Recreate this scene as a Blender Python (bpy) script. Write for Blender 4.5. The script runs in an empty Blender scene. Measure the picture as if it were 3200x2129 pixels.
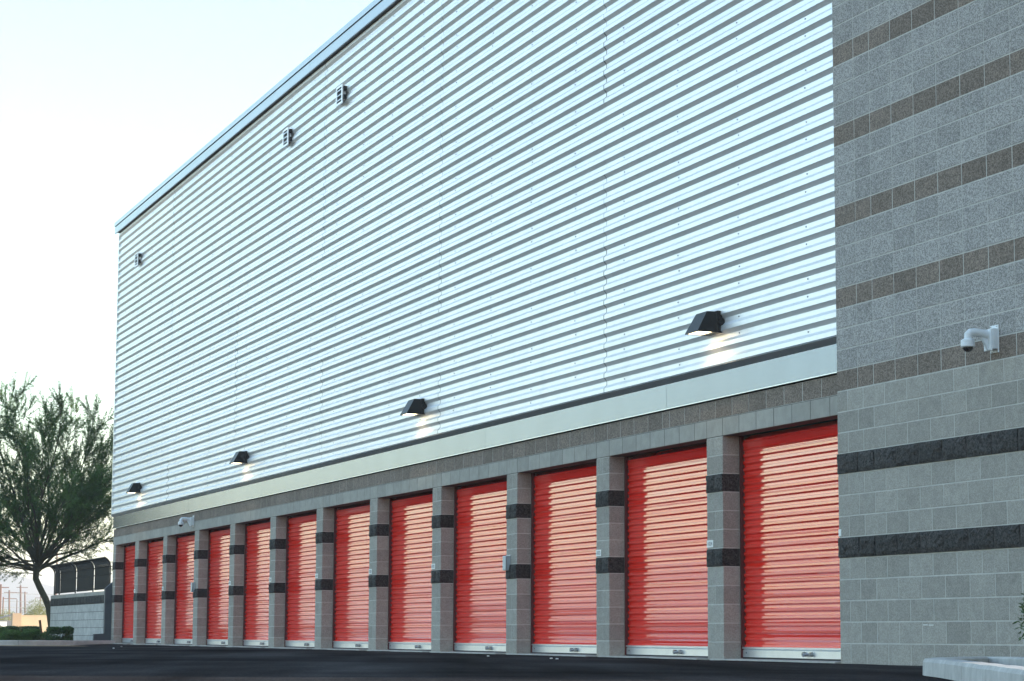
import bpy, math, random
from mathutils import Vector, Matrix, noise

S = bpy.context.scene
COL = S.collection
R = math.radians
random.seed(11)

# ------------------------------------------------------------------ camera, light, exposure
yaw, pit, rol = 0.3608, 0.1280, 0.0048
fw = Vector((-math.cos(yaw)*math.cos(pit), math.sin(yaw)*math.cos(pit), math.sin(pit)))
rt = Vector((math.sin(yaw), math.cos(yaw), 0))
up = rt.cross(fw)
r2 = rt*math.cos(rol) + up*math.sin(rol)
u2 = -rt*math.sin(rol) + up*math.cos(rol)
cd = bpy.data.cameras.new('camera')
cam = bpy.data.objects.new('camera', cd)
COL.objects.link(cam)
cd.sensor_fit = 'HORIZONTAL'
cd.sensor_width = 36
cd.lens = 36*7158.38/3200
cd.clip_start = 0.1
cd.clip_end = 20000
m = Matrix((r2, u2, -fw)).transposed().to_4x4()
m.translation = Vector((57.315, -10.9886, 0.2633))
cam.matrix_world = m
S.camera = cam

SUN_EL = R(7.5)
sd = Vector((0.42, 0.906, 0)).normalized()          # towards the sun: behind the building, to the right
W = bpy.data.worlds.new('World')
S.world = W
W.use_nodes = True
wn = W.node_tree
sky = wn.nodes.new('ShaderNodeTexSky')
sky.sky_type = 'NISHITA'
sky.sun_disc = False
sky.sun_elevation = SUN_EL
sky.sun_rotation = math.atan2(sd.x, sd.y)
sky.dust_density = 0.4
sky.air_density = 1.05
sky.ozone_density = 1.6
wn.links.new(sky.outputs[0], wn.nodes['Background'].inputs[0])
wn.nodes['Background'].inputs[1].default_value = 0.12
sl = bpy.data.lights.new('sun', 'SUN')
sl.energy = 3.0
sl.angle = R(0.5)
sl.color = (1.0, 0.84, 0.66)
so = bpy.data.objects.new('sun', sl)
COL.objects.link(so)
dirv = -(sd*math.cos(SUN_EL) + Vector((0, 0, math.sin(SUN_EL))))
so.rotation_euler = dirv.to_track_quat('-Z', 'Y').to_euler()
so.location = (60, 60, 60)
S.view_settings.view_transform = 'Standard'
S.view_settings.look = 'None'
S.view_settings.exposure = 2.52
S.view_settings.gamma = 1
S.view_settings.use_curve_mapping = False
S.cycles.max_bounces = 8

# ------------------------------------------------------------------ materials
MATS = {}
def mat(name, color, rough=0.6, metal=0.0, spec=0.5, var=0.0, nscale=0, namt=0.0, bump=0.0, bscale=None,
        ior=None, coat=0.0, vor=None, emit=None, estr=0.0, stretch=None, trans=0.0):
    """procedural material: colour + world-scale noise + per-object tint + fine bump"""
    mt = bpy.data.materials.new(name)
    mt.use_nodes = True
    nt = mt.node_tree
    N, L = nt.nodes, nt.links
    b = N['Principled BSDF']
    b.inputs['Roughness'].default_value = rough
    b.inputs['Metallic'].default_value = metal
    b.inputs['Specular IOR Level'].default_value = spec
    if ior: b.inputs['IOR'].default_value = ior
    if coat:
        b.inputs['Coat Weight'].default_value = coat
        b.inputs['Coat Roughness'].default_value = 0.08
    geo = N.new('ShaderNodeNewGeometry')
    pos = geo.outputs['Position']
    if stretch:
        mp = N.new('ShaderNodeMapping')
        mp.inputs['Scale'].default_value = stretch
        L.new(pos, mp.inputs[0]); pos = mp.outputs[0]
    c = N.new('ShaderNodeRGB'); c.outputs[0].default_value = (*color, 1)
    out = c.outputs[0]
    def scale(sock, fac):
        mx = N.new('ShaderNodeMix'); mx.data_type = 'RGBA'; mx.blend_type = 'MULTIPLY'
        mx.inputs[0].default_value = 1
        L.new(sock, mx.inputs[6]); L.new(fac, mx.inputs[7])
        return mx.outputs[2]
    if vor:                                                  # speckled aggregate: (scale, dark, light)
        vt = N.new('ShaderNodeTexVoronoi'); vt.inputs['Scale'].default_value = vor[0]
        L.new(pos, vt.inputs['Vector'])
        rp = N.new('ShaderNodeMapRange'); rp.inputs[1].default_value = 0.1; rp.inputs[2].default_value = 0.9
        rp.inputs[3].default_value = vor[1]; rp.inputs[4].default_value = vor[2]
        sp = N.new('ShaderNodeSeparateColor'); L.new(vt.outputs['Color'], sp.inputs[0])
        L.new(sp.outputs[0], rp.inputs[0])
        out = scale(out, rp.outputs[0])
    if namt:
        nz = N.new('ShaderNodeTexNoise'); nz.inputs['Scale'].default_value = nscale
        nz.inputs['Detail'].default_value = 6; nz.inputs['Roughness'].default_value = 0.62
        L.new(pos, nz.inputs['Vector'])
        rp = N.new('ShaderNodeMapRange'); rp.inputs[1].default_value = 0.28; rp.inputs[2].default_value = 0.72
        rp.inputs[3].default_value = 1-namt; rp.inputs[4].default_value = 1+namt
        L.new(nz.outputs[0], rp.inputs[0])
        out = scale(out, rp.outputs[0])
    if var:
        oi = N.new('ShaderNodeObjectInfo')
        rp = N.new('ShaderNodeMapRange'); rp.inputs[3].default_value = 1-var; rp.inputs[4].default_value = 1+var
        L.new(oi.outputs['Random'], rp.inputs[0])
        out = scale(out, rp.outputs[0])
    L.new(out, b.inputs['Base Color'])
    if bump:
        nb = N.new('ShaderNodeTexNoise'); nb.inputs['Scale'].default_value = bscale or 60
        nb.inputs['Detail'].default_value = 4
        L.new(pos, nb.inputs['Vector'])
        bp = N.new('ShaderNodeBump'); bp.inputs['Strength'].default_value = 1
        bp.inputs['Distance'].default_value = bump
        L.new(nb.outputs[0], bp.inputs['Height']); L.new(bp.outputs[0], b.inputs['Normal'])
    if emit:
        b.inputs['Emission Color'].default_value = (*emit, 1)
        b.inputs['Emission Strength'].default_value = estr
    if trans:
        tr = N.new('ShaderNodeBsdfTranslucent'); L.new(out, tr.inputs[0])
        ms = N.new('ShaderNodeMixShader'); ms.inputs[0].default_value = trans
        L.new(b.outputs[0], ms.inputs[1]); L.new(tr.outputs[0], ms.inputs[2])
        L.new(ms.outputs[0], N['Material Output'].inputs[0])
    MATS[name] = mt
    return mt

mat('concrete_block', (0.345, 0.32, 0.285), 0.9, spec=0.25, var=0.12, nscale=9, namt=0.11, bump=0.0012, bscale=90, vor=(130, 0.8, 1.14))
mat('lintel_block', (0.355, 0.335, 0.30), 0.9, spec=0.25, var=0.09, nscale=7, namt=0.14, bump=0.001, bscale=90)
mat('aggregate_block', (0.335, 0.315, 0.30), 0.8, spec=0.3, var=0.10, nscale=5, namt=0.08, bump=0.0015, bscale=160, vor=(110, 0.6, 1.4))
mat('brown_block', (0.195, 0.155, 0.128), 0.85, spec=0.3, var=0.13, nscale=6, namt=0.12, bump=0.0015, bscale=130, vor=(95, 0.62, 1.45))
mat('black_block', (0.029, 0.028, 0.028), 0.8, spec=0.3, var=0.2, nscale=40, namt=0.5, bump=0.006, bscale=70, vor=(70, 0.5, 1.9))
mat('mortar', (0.51, 0.49, 0.455), 0.95, spec=0.2, nscale=12, namt=0.15)
mat('mortar_dark', (0.13, 0.125, 0.115), 0.95, spec=0.2)
mat('mortar_grey', (0.36, 0.345, 0.315), 0.95, spec=0.2, nscale=3, namt=0.2)
mat('galvanised', (0.84, 0.84, 0.86), 0.42, metal=0.52, var=0.03, nscale=1.0, namt=0.05, stretch=(3.0, 3.0, 0.35))
mat('flashing_metal', (0.215, 0.245, 0.30), 0.24, metal=0.85, var=0.03, nscale=1.0, namt=0.06, stretch=(2.0, 2.0, 0.25))
mat('trim_metal', (0.70, 0.73, 0.76), 0.35, metal=0.9, nscale=2, namt=0.04)
mat('fascia_paint', (0.42, 0.47, 0.52), 0.35, metal=0.6, nscale=1.5, namt=0.05)
mat('dark_gap', (0.02, 0.02, 0.022), 0.8)
mat('soffit_paint', (0.16, 0.15, 0.14), 0.7)
mat('roof_membrane', (0.45, 0.45, 0.43), 0.9)
mat('screw_metal', (0.30, 0.31, 0.33), 0.5, metal=0.6)
mat('red_paint', (0.87, 0.026, 0.014), 0.085, spec=0.5, ior=2.6, nscale=1.6, namt=0.05)
mat('bar_metal', (0.74, 0.77, 0.80), 0.35, metal=0.85, nscale=5, namt=0.06)
mat('latch_steel', (0.30, 0.31, 0.32), 0.35, metal=1.0)
mat('guide_paint', (0.10, 0.012, 0.014), 0.6)
mat('black_coat', (0.010, 0.011, 0.013), 0.42, spec=0.3, bump=0.0002, bscale=300)
mat('lens_glow', (0.9, 0.85, 0.7), 0.3, emit=(1.0, 0.80, 0.46), estr=1.6)
mat('camera_white', (0.74, 0.77, 0.80), 0.4, nscale=8, namt=0.04)
mat('dome_black', (0.012, 0.012, 0.014), 0.08, spec=0.8)
mat('sign_white', (0.80, 0.80, 0.78), 0.45)
mat('sign_ink', (0.10, 0.11, 0.13), 0.6)
mat('box_grey', (0.42, 0.48, 0.53), 0.45, metal=0.3)
mat('slate_paint', (0.060, 0.072, 0.088), 0.55, nscale=4, namt=0.1)
mat('iron_black', (0.012, 0.011, 0.010), 0.5)
mat('kerb_concrete', (0.47, 0.46, 0.44), 0.85, spec=0.25, nscale=6, namt=0.2, bump=0.003, bscale=40, var=0.05)
mat('slab_concrete', (0.45, 0.44, 0.41), 0.9, spec=0.2, nscale=5, namt=0.22, bump=0.002, bscale=50)
mat('soil', (0.10, 0.075, 0.05), 0.95, nscale=7, namt=0.4, bump=0.03, bscale=9)
mat('bark', (0.060, 0.056, 0.034), 0.85, nscale=14, namt=0.35, bump=0.006, bscale=40)
mat('palo_leaf', (0.080, 0.150, 0.045), 0.7, spec=0.2, nscale=1.5, namt=0.4, trans=0.45)
mat('shrub_leaf', (0.085, 0.165, 0.035), 0.45, nscale=9, namt=0.45, trans=0.25)
mat('dark_shrub_leaf', (0.050, 0.105, 0.030), 0.45, nscale=9, namt=0.4, trans=0.2)
mat('desert_leaf', (0.20, 0.21, 0.045), 0.6, nscale=0.8, namt=0.35, trans=0.35)
mat('dry_twig', (0.23, 0.17, 0.12), 0.9, nscale=10, namt=0.3)
mat('pole_wood', (0.13, 0.06, 0.032), 0.9, nscale=3, namt=0.2)
mat('wire', (0.35, 0.35, 0.33), 0.6)
mat('tan_stucco', (0.46, 0.36, 0.24), 0.95, nscale=0.8, namt=0.08)
mat('tan_block', (0.36, 0.26, 0.17), 0.95, nscale=0.8, namt=0.1)
mat('shed_grey', (0.12, 0.125, 0.14), 0.8, nscale=1, namt=0.1)
mat('white_paint', (0.80, 0.80, 0.78), 0.6)
mat('sign_blue', (0.35, 0.45, 0.60), 0.5)
mat('stone', (0.35, 0.34, 0.32), 0.9, var=0.3)
mat('mountain_rock', (0.22, 0.17, 0.15), 1.0, spec=0.0, nscale=0.012, namt=0.25)
M = MATS

# asphalt and desert: large sheets
def asphalt():
    mt = bpy.data.materials.new('asphalt'); mt.use_nodes = True
    nt = mt.node_tree; N, L = nt.nodes, nt.links; b = N['Principled BSDF']
    geo = N.new('ShaderNodeNewGeometry')
    b.inputs['Roughness'].default_value = 1.0
    b.inputs['Specular IOR Level'].default_value = 0.0
    a = N.new('ShaderNodeTexNoise'); a.inputs['Scale'].default_value = 0.22; a.inputs['Detail'].default_value = 7; a.inputs['Roughness'].default_value = 0.65
    c = N.new('ShaderNodeTexNoise'); c.inputs['Scale'].default_value = 45; c.inputs['Detail'].default_value = 5
    v = N.new('ShaderNodeTexVoronoi'); v.inputs['Scale'].default_value = 110
    mp = N.new('ShaderNodeMapping'); mp.vector_type = 'TEXTURE'; mp.inputs['Rotation'].default_value = (0, 0, R(-17)); mp.inputs['Scale'].default_value = (9, 1.1, 1)
    d = N.new('ShaderNodeTexNoise'); d.inputs['Scale'].default_value = 1.0; d.inputs['Detail'].default_value = 5
    L.new(geo.outputs['Position'], mp.inputs[0]); L.new(mp.outputs[0], d.inputs['Vector'])
    for t in (a, c, v): L.new(geo.outputs['Position'], t.inputs['Vector'])
    def mr(s, lo, hi, a0=0.3, a1=0.7):
        r = N.new('ShaderNodeMapRange'); r.inputs[1].default_value = a0; r.inputs[2].default_value = a1
        r.inputs[3].default_value = lo; r.inputs[4].default_value = hi; L.new(s, r.inputs[0]); return r.outputs[0]
    def mul(x, y):
        k = N.new('ShaderNodeMath'); k.operation = 'MULTIPLY'; L.new(x, k.inputs[0]); L.new(y, k.inputs[1]); return k.outputs[0]
    sp = N.new('ShaderNodeSeparateColor'); L.new(v.outputs['Color'], sp.inputs[0])
    f = mul(mul(mr(a.outputs[0], 0.45, 1.6), mr(c.outputs[0], 0.75, 1.25)), mul(mr(d.outputs[0], 0.5, 1.6), mr(sp.outputs[0], 0.75, 1.5, 0.1, 0.95)))
    cr = N.new('ShaderNodeCombineColor')
    for i, k in enumerate((0.030, 0.0285, 0.0290)):
        q = N.new('ShaderNodeMath'); q.operation = 'MULTIPLY'; q.inputs[1].default_value = k
        L.new(f, q.inputs[0]); L.new(q.outputs[0], cr.inputs[i])
    L.new(cr.outputs[0], b.inputs['Base Color'])
    bp = N.new('ShaderNodeBump'); bp.inputs['Distance'].default_value = 0.004
    L.new(c.outputs[0], bp.inputs['Height']); L.new(bp.outputs[0], b.inputs['Normal'])
    return mt
M['asphalt'] = asphalt()
mat('desert_sand', (0.36, 0.27, 0.165), 1.0, spec=0.0, nscale=0.05, namt=0.25)

# ------------------------------------------------------------------ mesh helpers
class MB:
    def __init__(s): s.v = []; s.f = []
    def add(s, v, f):
        o = len(s.v); s.v += [tuple(p) for p in v]; s.f += [tuple(i+o for i in q) for q in f]; return s
    def box(s, x0, y0, z0, x1, y1, z1):
        v = [(x0,y0,z0),(x1,y0,z0),(x1,y1,z0),(x0,y1,z0),(x0,y0,z1),(x1,y0,z1),(x1,y1,z1),(x0,y1,z1)]
        return s.add(v, [(0,3,2,1),(4,5,6,7),(0,1,5,4),(1,2,6,5),(2,3,7,6),(3,0,4,7)])
    def bev(s, x0, y0, z0, x1, y1, z1, c):
        """box whose edges on the -y side are chamfered by c"""
        v = [(x0,y0+c,z0),(x1,y0+c,z0),(x1,y1,z0),(x0,y1,z0),(x0,y0+c,z1),(x1,y0+c,z1),(x1,y1,z1),(x0,y1,z1),
             (x0+c,y0,z0+c),(x1-c,y0,z0+c),(x1-c,y0,z1-c),(x0+c,y0,z1-c)]
        return s.add(v, [(0,3,2,1),(4,5,6,7),(1,2,6,5),(2,3,7,6),(3,0,4,7),(8,9,10,11),(0,1,9,8),(1,5,10,9),(5,4,11,10),(4,0,8,11)])
    def prism_x(s, prof, x0, x1):
        """closed (y,z) outline extruded along x"""
        n = len(prof)
        v = [(x0, y, z) for y, z in prof] + [(x1, y, z) for y, z in prof]
        f = [tuple(range(n-1, -1, -1)), tuple(range(n, 2*n))]
        f += [(i, (i+1) % n, n+(i+1) % n, n+i) for i in range(n)]
        return s.add(v, f)
    def strip_x(s, prof, x0, x1):
        n = len(prof)
        v = [(x0, y, z) for y, z in prof] + [(x1, y, z) for y, z in prof]
        return s.add(v, [(i, n+i, n+i+1, i+1) for i in range(n-1)])
    def tube(s, path, rad, n=6, cap=True):
        path = [Vector(p) for p in path]
        if not hasattr(rad, '__len__'): rad = [rad]*len(path)
        rings = []
        o = len(s.v)
        ref = Vector((0.31, 0.17, 0.93))
        for i, p in enumerate(path):
            t = (path[min(i+1, len(path)-1)] - path[max(i-1, 0)]).normalized()
            a = t.cross(ref)
            if a.length < 1e-3: a = t.cross(Vector((1, 0, 0)))
            a.normalize(); b = t.cross(a)
            for k in range(n):
                an = 2*math.pi*k/n
                s.v.append(tuple(p + (a*math.cos(an) + b*math.sin(an))*rad[i]))
        for i in range(len(path)-1):
            for k in range(n):
                q = (k+1) % n
                s.f.append((o+i*n+k, o+i*n+q, o+(i+1)*n+q, o+(i+1)*n+k))
        if cap:
            s.f.append(tuple(o+k for k in range(n-1, -1, -1)))
            s.f.append(tuple(o+(len(path)-1)*n+k for k in range(n)))
        return s
    def lathe(s, prof, c, n=20):
        """(r,z) profile spun about the vertical through c"""
        o = len(s.v)
        for r, z in prof:
            for k in range(n):
                a = 2*math.pi*k/n
                s.v.append((c[0]+r*math.cos(a), c[1]+r*math.sin(a), c[2]+z))
        for i in range(len(prof)-1):
            for k in range(n):
                q = (k+1) % n
                s.f.append((o+i*n+k, o+i*n+q, o+(i+1)*n+q, o+(i+1)*n+k))
        s.f.append(tuple(o+k for k in range(n-1, -1, -1)))
        s.f.append(tuple(o+(len(prof)-1)*n+k for k in range(n)))
        return s
    def mesh(s, name, m):
        me = bpy.data.meshes.new(name)
        me.from_pydata(s.v, [], s.f)
        me.materials.append(M[m])
        return me
    def obj(s, name, m, parent=None, loc=(0, 0, 0), smooth=False):
        return put(name, s.mesh(name, m), parent, loc, smooth)

def put(name, me, parent=None, loc=(0, 0, 0), smooth=False):
    o = bpy.data.objects.new(name, me)
    o.location = loc
    if parent: o.parent = parent
    COL.objects.link(o)
    if smooth:
        for p in me.polygons: p.use_smooth = True
    return o
def tag(o, label, cat, group=None):
    o['label'] = label; o['category'] = cat
    if group: o['group'] = group
    return o
def thing(name, label, cat, loc=(0, 0, 0), group=None, rz=0):
    o = bpy.data.objects.new(name, None)
    o.location = loc; o.rotation_euler = (0, 0, rz); o.empty_display_size = 0.2
    COL.objects.link(o)
    return tag(o, label, cat, group)
def structure(o): o['kind'] = 'structure'; return o
def stuff(o): o['kind'] = 'stuff'; return o
def copy_tree(o, parent=None):
    c = o.copy(); COL.objects.link(c)
    if parent: c.parent = parent
    for ch in list(o.children): copy_tree(ch, c)
    return c

# ------------------------------------------------------------------ ground
C = 0.2032                    # one block course
SP, PW = 3.1576, 0.4005       # bay spacing and pier width
XE = 37.568                   # left edge of the masonry wing
YT = -0.133                   # its face stands this far in front of the piers

g = MB()
ring = []
for k in range(48):
    a = 2*math.pi*k/48
    ring.append((3300*math.cos(a), 3300*math.sin(a), -0.03))
g.add(ring, [tuple(range(48))])
structure(g.obj('desert_ground', 'desert_sand'))

g = MB()                      # the drive: front edge against the slab is ragged
xs = [.3 + i*0.12 for i in range(int(46.7/0.12)+1)]
rnd = random.Random(5)
def sm(t):
    t = min(1, max(0, t)); return t*t*(3-2*t)
def dip(x, y):                # the drive sags towards the far kerb
    return .066*sm((11-x)/8)*sm((-.25-y)/2.0)*(1-.45*sm((-2.7-y)/1.5))
def edge_y(x):
    f = (x/SP) % 1.0
    base = -0.085 if x < XE - .4 else YT - 0.01
    pier = 0.05*max(0, 1 - abs(f-0.94)/0.11) if x < XE - .4 else 0
    return base + pier + 0.02*noise.noise((x*2.1, 3, 0)) + 0.012*noise.noise((x*7, 1, 0))
v = []; f = []
for i, x in enumerate(xs):
    ye = edge_y(x)
    zz = 0.010 + 0.006*noise.noise((x*1.2, 9, 0))
    v += [(x, ye, zz-0.012), (x, ye-0.05, zz)] + [(x, yy, 0.004-dip(x, yy)) for yy in (ye-.35, -.8, -1.4, -2.2, -3.2, -4.4, -6, -9, -26)]
for i in range(len(xs)-1):
    for k in range(10):
        a = i*11+k; f.append((a, a+1, a+12, a+11))
g.add(v, f)
v = [(47.1, -26, .004), (90, -26, .004), (90, YT-0.15, .004), (47.1, YT-0.15, .004)]
g.add(v, [(0, 1, 2, 3)])
ao = g.obj('asphalt_drive', 'asphalt', smooth=True)
structure(ao)

g = MB()                      # concrete slab edge under the doors
for i in range(12):
    x0 = i*SP if i else 0.36; x1 = (i+1)*SP-PW
    g.box(x0-0.01, -0.15+.01*math.sin(i*2.1), -0.05, x1+0.01, 0.6, 0.024)
structure(g.obj('door_sill_slab', 'slab_concrete'))

# ------------------------------------------------------------------ block meshes, shared between alike blocks
CACHE = {}
J = 0.011                    # joint
def block_mesh(w, d, h, m, ch=0.0025):
    k = ('b', round(w, 3), round(d, 3), round(h, 3), m)
    if k not in CACHE:
        CACHE[k] = MB().bev(0, 0, 0, w, d, h, ch).mesh('block', m)
    return CACHE[k]
def split_mesh(w, d, h, var):
    """rock-faced block: rough front that bulges"""
    k = ('s', round(w, 3), round(d, 3), round(h, 3), var)
    if k in CACHE: return CACHE[k]
    rr = random.Random(var*97+int(w*1000))
    nx = max(4, int(w/0.045)); nz = 5
    b = MB(); vv = []
    for j in range(nz+1):
        for i in range(nx+1):
            ed = i in (0, nx) or j in (0, nz)
            e2 = min(i, nx-i, j, nz-j)
            y = -0.006 - rr.random()*0.008 if ed else -0.016 - rr.random()*0.012
            x = w*i/nx + (0 if i in (0, nx) else rr.uniform(-.012, .012))
            z = h*j/nz + (0 if j in (0, nz) else rr.uniform(-.012, .012))
            vv.append((x, y, z))
    ff = []
    for j in range(nz):
        for i in range(nx):
            a = j*(nx+1)+i
            if rr.random() < .5: ff += [(a, a+1, a+nx+2), (a, a+nx+2, a+nx+1)]
            else: ff += [(a, a+1, a+nx+1), (a+1, a+nx+2, a+nx+1)]
    o = len(vv)
    vv += [(0, d, 0), (w, d, 0), (w, d, h), (0, d, h)]
    bot = [i for i in range(nx+1)]; top = [nz*(nx+1)+i for i in range(nx+1)]
    lef = [j*(nx+1) for j in range(nz+1)]; rig = [j*(nx+1)+nx for j in range(nz+1)]
    ff += [tuple(bot[::-1]+[o, o+1]), tuple(top+[o+2, o+3]), tuple(rig+[o+2, o+1]), tuple(lef[::-1]+[o, o+3]), (o, o+3, o+2, o+1)]
    b.add(vv, ff)
    CACHE[k] = b.mesh('split_face_block', 'black_block')
    return CACHE[k]
rb = random.Random(3)
def lay(name, x0, x1, y, z0, d, m, parent, h=C, jx0=J/2, jx1=J/2, split=False):
    """one block between x0 and x1 with its mortar joints left open"""
    w = x1-x0-jx0-jx1
    me = split_mesh(w, d, h-J, rb.randrange(5)) if split else block_mesh(w, d, h-J, m)
    jit = 0 if split else rb.uniform(-.0009, .0009)
    return put(name, me, parent, (x0+jx0, y+jit, z0+J/2))

# ------------------------------------------------------------------ the storage building
B = thing('storage_building', 'long storage building with silver ribbed metal wall above a row of red roll-up doors', 'building')
XM0, XM1 = -0.02, 37.56        # metal wall from corner to masonry wing
ZM0 = 3.213                    # bottom of the ribbed wall
# body behind the cladding
b = MB()
b.box(XM0+0.06, 0.05, 14*C, 37.5, 55, 10.36)
b.obj('rear_wall', 'dark_gap', B)
MB().box(XM0+0.02, 0.3, 0.0, XM0+0.055, 55, 10.36).obj('side_wall', 'trim_metal', B)
MB().box(0.30, 0.34, 0.0, 37.5, 0.5, 14*C-0.002).obj('interior_partition', 'dark_gap', B)

def pier(i):
    x1 = i*SP if i else 0.36
    x0 = i*SP-PW if i else 0.02
    core = MB().box(x0+0.002, 0.0025, 0.0, x1-0.002, 0.199, 12*C).obj('pier', 'mortar', B)
    MB_back = MB().box(x0+0.004, 0.2005, 0.0, x1-0.004, 0.339, 12*C)
    MB_back.obj('pier_backing', 'mortar_grey', B)
    for c in range(12):
        z = c*C
        sp = c in (5, 9)
        nm = 'split_face_block' if sp else 'concrete_block'
        if c % 2 == 1 and i:
            xm = (x0+x1)/2
            lay(nm, x0, xm, 0, z, 0.2, 'concrete_block', core, jx0=0, jx1=0.004, split=sp)
            lay(nm, xm, x1, 0, z, 0.2, 'concrete_block', core, jx0=0.004, jx1=0, split=sp)
        else:
            lay(nm, x0, x1, 0, z, 0.2, 'concrete_block', core, jx0=0, jx1=0, split=sp)
    return core
for i in range(12): pier(i)
# last narrow return beside the masonry wing
ret = MB().box(12*SP-PW, 0.0025, 0, XE+0.05, 0.339, 14*C-0.003).obj('return_wall', 'mortar_grey', B)
for c in range(13):
    lay('return_block', 12*SP-PW, XE+0.04, 0, c*C, 0.2, 'concrete_block', ret, jx0=0, jx1=0)

brown = MB().box(0.022, 0.0025, 13*C+0.0015, 12*SP-PW-0.004, 0.199, 14*C-0.004).obj('brown_course', 'mortar', B)
lint = MB().box(0.022, 0.0025, 12*C+0.004, 12*SP-PW-0.004, 0.199, 13*C).obj('lintel', 'mortar_dark', B)
x = 0.02; k = 0
xend = 12*SP-PW
while x < xend-0.05:
    # blocks line up with the pier edges of each bay
    bay = int((x+PW+0.001)/SP)
    w = 0.4064
    nxt = [i*SP-PW for i in range(1, 13)] + [i*SP for i in range(1, 13)]
    x1 = x+w
    for e in nxt:
        if x+0.12 < e < x1+0.16: x1 = e; break
    x1 = min(x1, xend)
    lay('concrete_block', x, x1, 0, 12*C, 0.2, 'lintel_block', lint, h=C, jx0=0.006, jx1=0.006)
    x = x1
x = 0.02; off = 0
while x < xend-0.05:
    x1 = min(x + (0.4064 if rb.random() > .07 else 0.2032), xend)
    if xend-x1 < .15: x1 = xend
    lay('brown_block', x, x1, 0, 13*C, 0.2, 'brown_block', brown)
    x = x1

# smooth flashing band with lapped sheets, over a thin dark gap
fl = [0.0, 2.35, 8.5, 14.7, 20.9, 27.2, 33.3, XM1]
for a, bb in zip(fl[:-1], fl[1:]):
    y = -0.016 + rb.uniform(-.001, .001)
    MB().prism_x([(y, 14*C+0.022), (y, 3.149), (0.04, 3.149), (0.04, 14*C+0.022), (y-0.012, 14*C+0.012), (y-0.014, 14*C+0.016)][:4], a+0.002, bb-0.002).obj('flashing', 'flashing_metal', B)
MB().prism_x([(-0.030, 14*C+0.012), (-0.030, 14*C+0.020), (-0.010, 14*C+0.021), (-0.010, 14*C+0.012)], 0.0, XM1).obj('drip_edge', 'trim_metal', B)
# sloping bottom trim under the ribbed wall
MB().prism_x([(-0.020, 3.150), (-0.064, 3.206), (-0.064, ZM0), (0.0, ZM0), (0.0, 3.150)], XM0-0.005, XM1).obj('base_trim', 'trim_metal', B)
MB().prism_x([(-0.066, ZM0-0.006), (-0.070, ZM0-0.002), (-0.066, ZM0+0.004), (-0.058, ZM0)], XM0, XM1).obj('drip_edge', 'screw_metal', B)

# ribbed wall panels: five ribs high, lapped at the seams
PITCH = 0.1813
def rib_profile(nrib, z0, ztop, rr):
    """bottom to top: outer flat, upward-facing step in, inner flat, downward-facing step out"""
    pr = []
    for i in range(nrib):
        z = z0+i*PITCH
        j = [rr.uniform(-.0005, .0005) for _ in range(4)]
        pr += [(-0.058+j[0], z), (-0.058+j[1], z+0.049), (-0.020+j[2], z+0.088), (-0.020+j[3], z+0.136)]
    pr.append((-0.058, z0+nrib*PITCH))
    out = [pr[0]]
    for (y0_, z0_), (y1_, z1_) in zip(pr, pr[1:]):
        if z1_ <= ztop: out.append((y1_, z1_)); continue
        t = (ztop-z0_)/(z1_-z0_)
        if t > 0: out.append((y0_+(y1_-y0_)*t, ztop))
        break
    return out
seams = [XM0+0.02, 6.43, 12.64, 18.88, 25.25, 31.56, XM1]
ZT = 10.36
rr = random.Random(21)
row = 0
z = ZM0+0.012
while z < ZT-0.05:
    for a, bb in zip(seams[:-1], seams[1:]):
        pr = rib_profile(5, z, ZT, rr)
        gap = rr.choice((.005, .008, .012, .016)) if bb < XM1 else 0
        dy = rr.uniform(0, .0035)
        pr = [(y-dy, zz) for y, zz in pr]
        MB().strip_x(pr, a, bb-gap).obj('wall_panel', 'galvanised', B)
    z += 5*PITCH
# fixing screws: thousands of dots, joined
b = MB()
cols = [0.9+1.56*i for i in range(24)]
zz = ZM0+0.012+0.112
k = 0
while zz < ZT-0.1:
    for ci, cx in enumerate(cols):
        if (k + ci*2) % 3 == 2: continue
        cx2 = cx+rr.uniform(-.02, .02)
        vv = [(cx2+0.009*math.cos(t*math.pi/3), -0.028, zz+0.009*math.sin(t*math.pi/3)) for t in range(6)]
        vv += [(p[0], -0.018, p[2]) for p in vv]
        b.add(vv, [(5, 4, 3, 2, 1, 0)] + [(t, (t+1) % 6, 6+(t+1) % 6, 6+t) for t in range(6)])
    zz += PITCH; k += 1
stuff(b.obj('screw_heads', 'screw_metal', B))
MB().box(XM0-0.045, -0.062, ZM0-0.06, XM0+0.022, 0.3, ZT).obj('corner_trim', 'trim_metal', B)
# eaves
MB().box(XM0, -0.125, 10.372, XM1, 0.05, 10.40).obj('soffit', 'soffit_paint', B)
for a, bb in ((XM0-0.12, 9.1), (9.1, 18.2), (18.2, 27.3), (27.3, XM1+0.3)):
    MB().box(a+0.003, -0.150, 10.355, bb-0.003, -0.128, 10.525).obj('fascia', 'fascia_paint', B)
    MB().prism_x([(-0.165, 10.545), (-0.165, 10.645), (-0.09, 10.655), (-0.09, 10.545)], a+0.003, bb-0.003).obj('gutter', 'fascia_paint', B)
MB().box(XM0-0.1, -0.127, 10.405, XM1+0.2, 0.2, 10.60).obj('roof_edge', 'dark_gap', B)
MB().box(XM0-0.08, -0.05, 10.601, XM1+0.2, 55, 10.64).obj('roof', 'roof_membrane', B)

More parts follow.
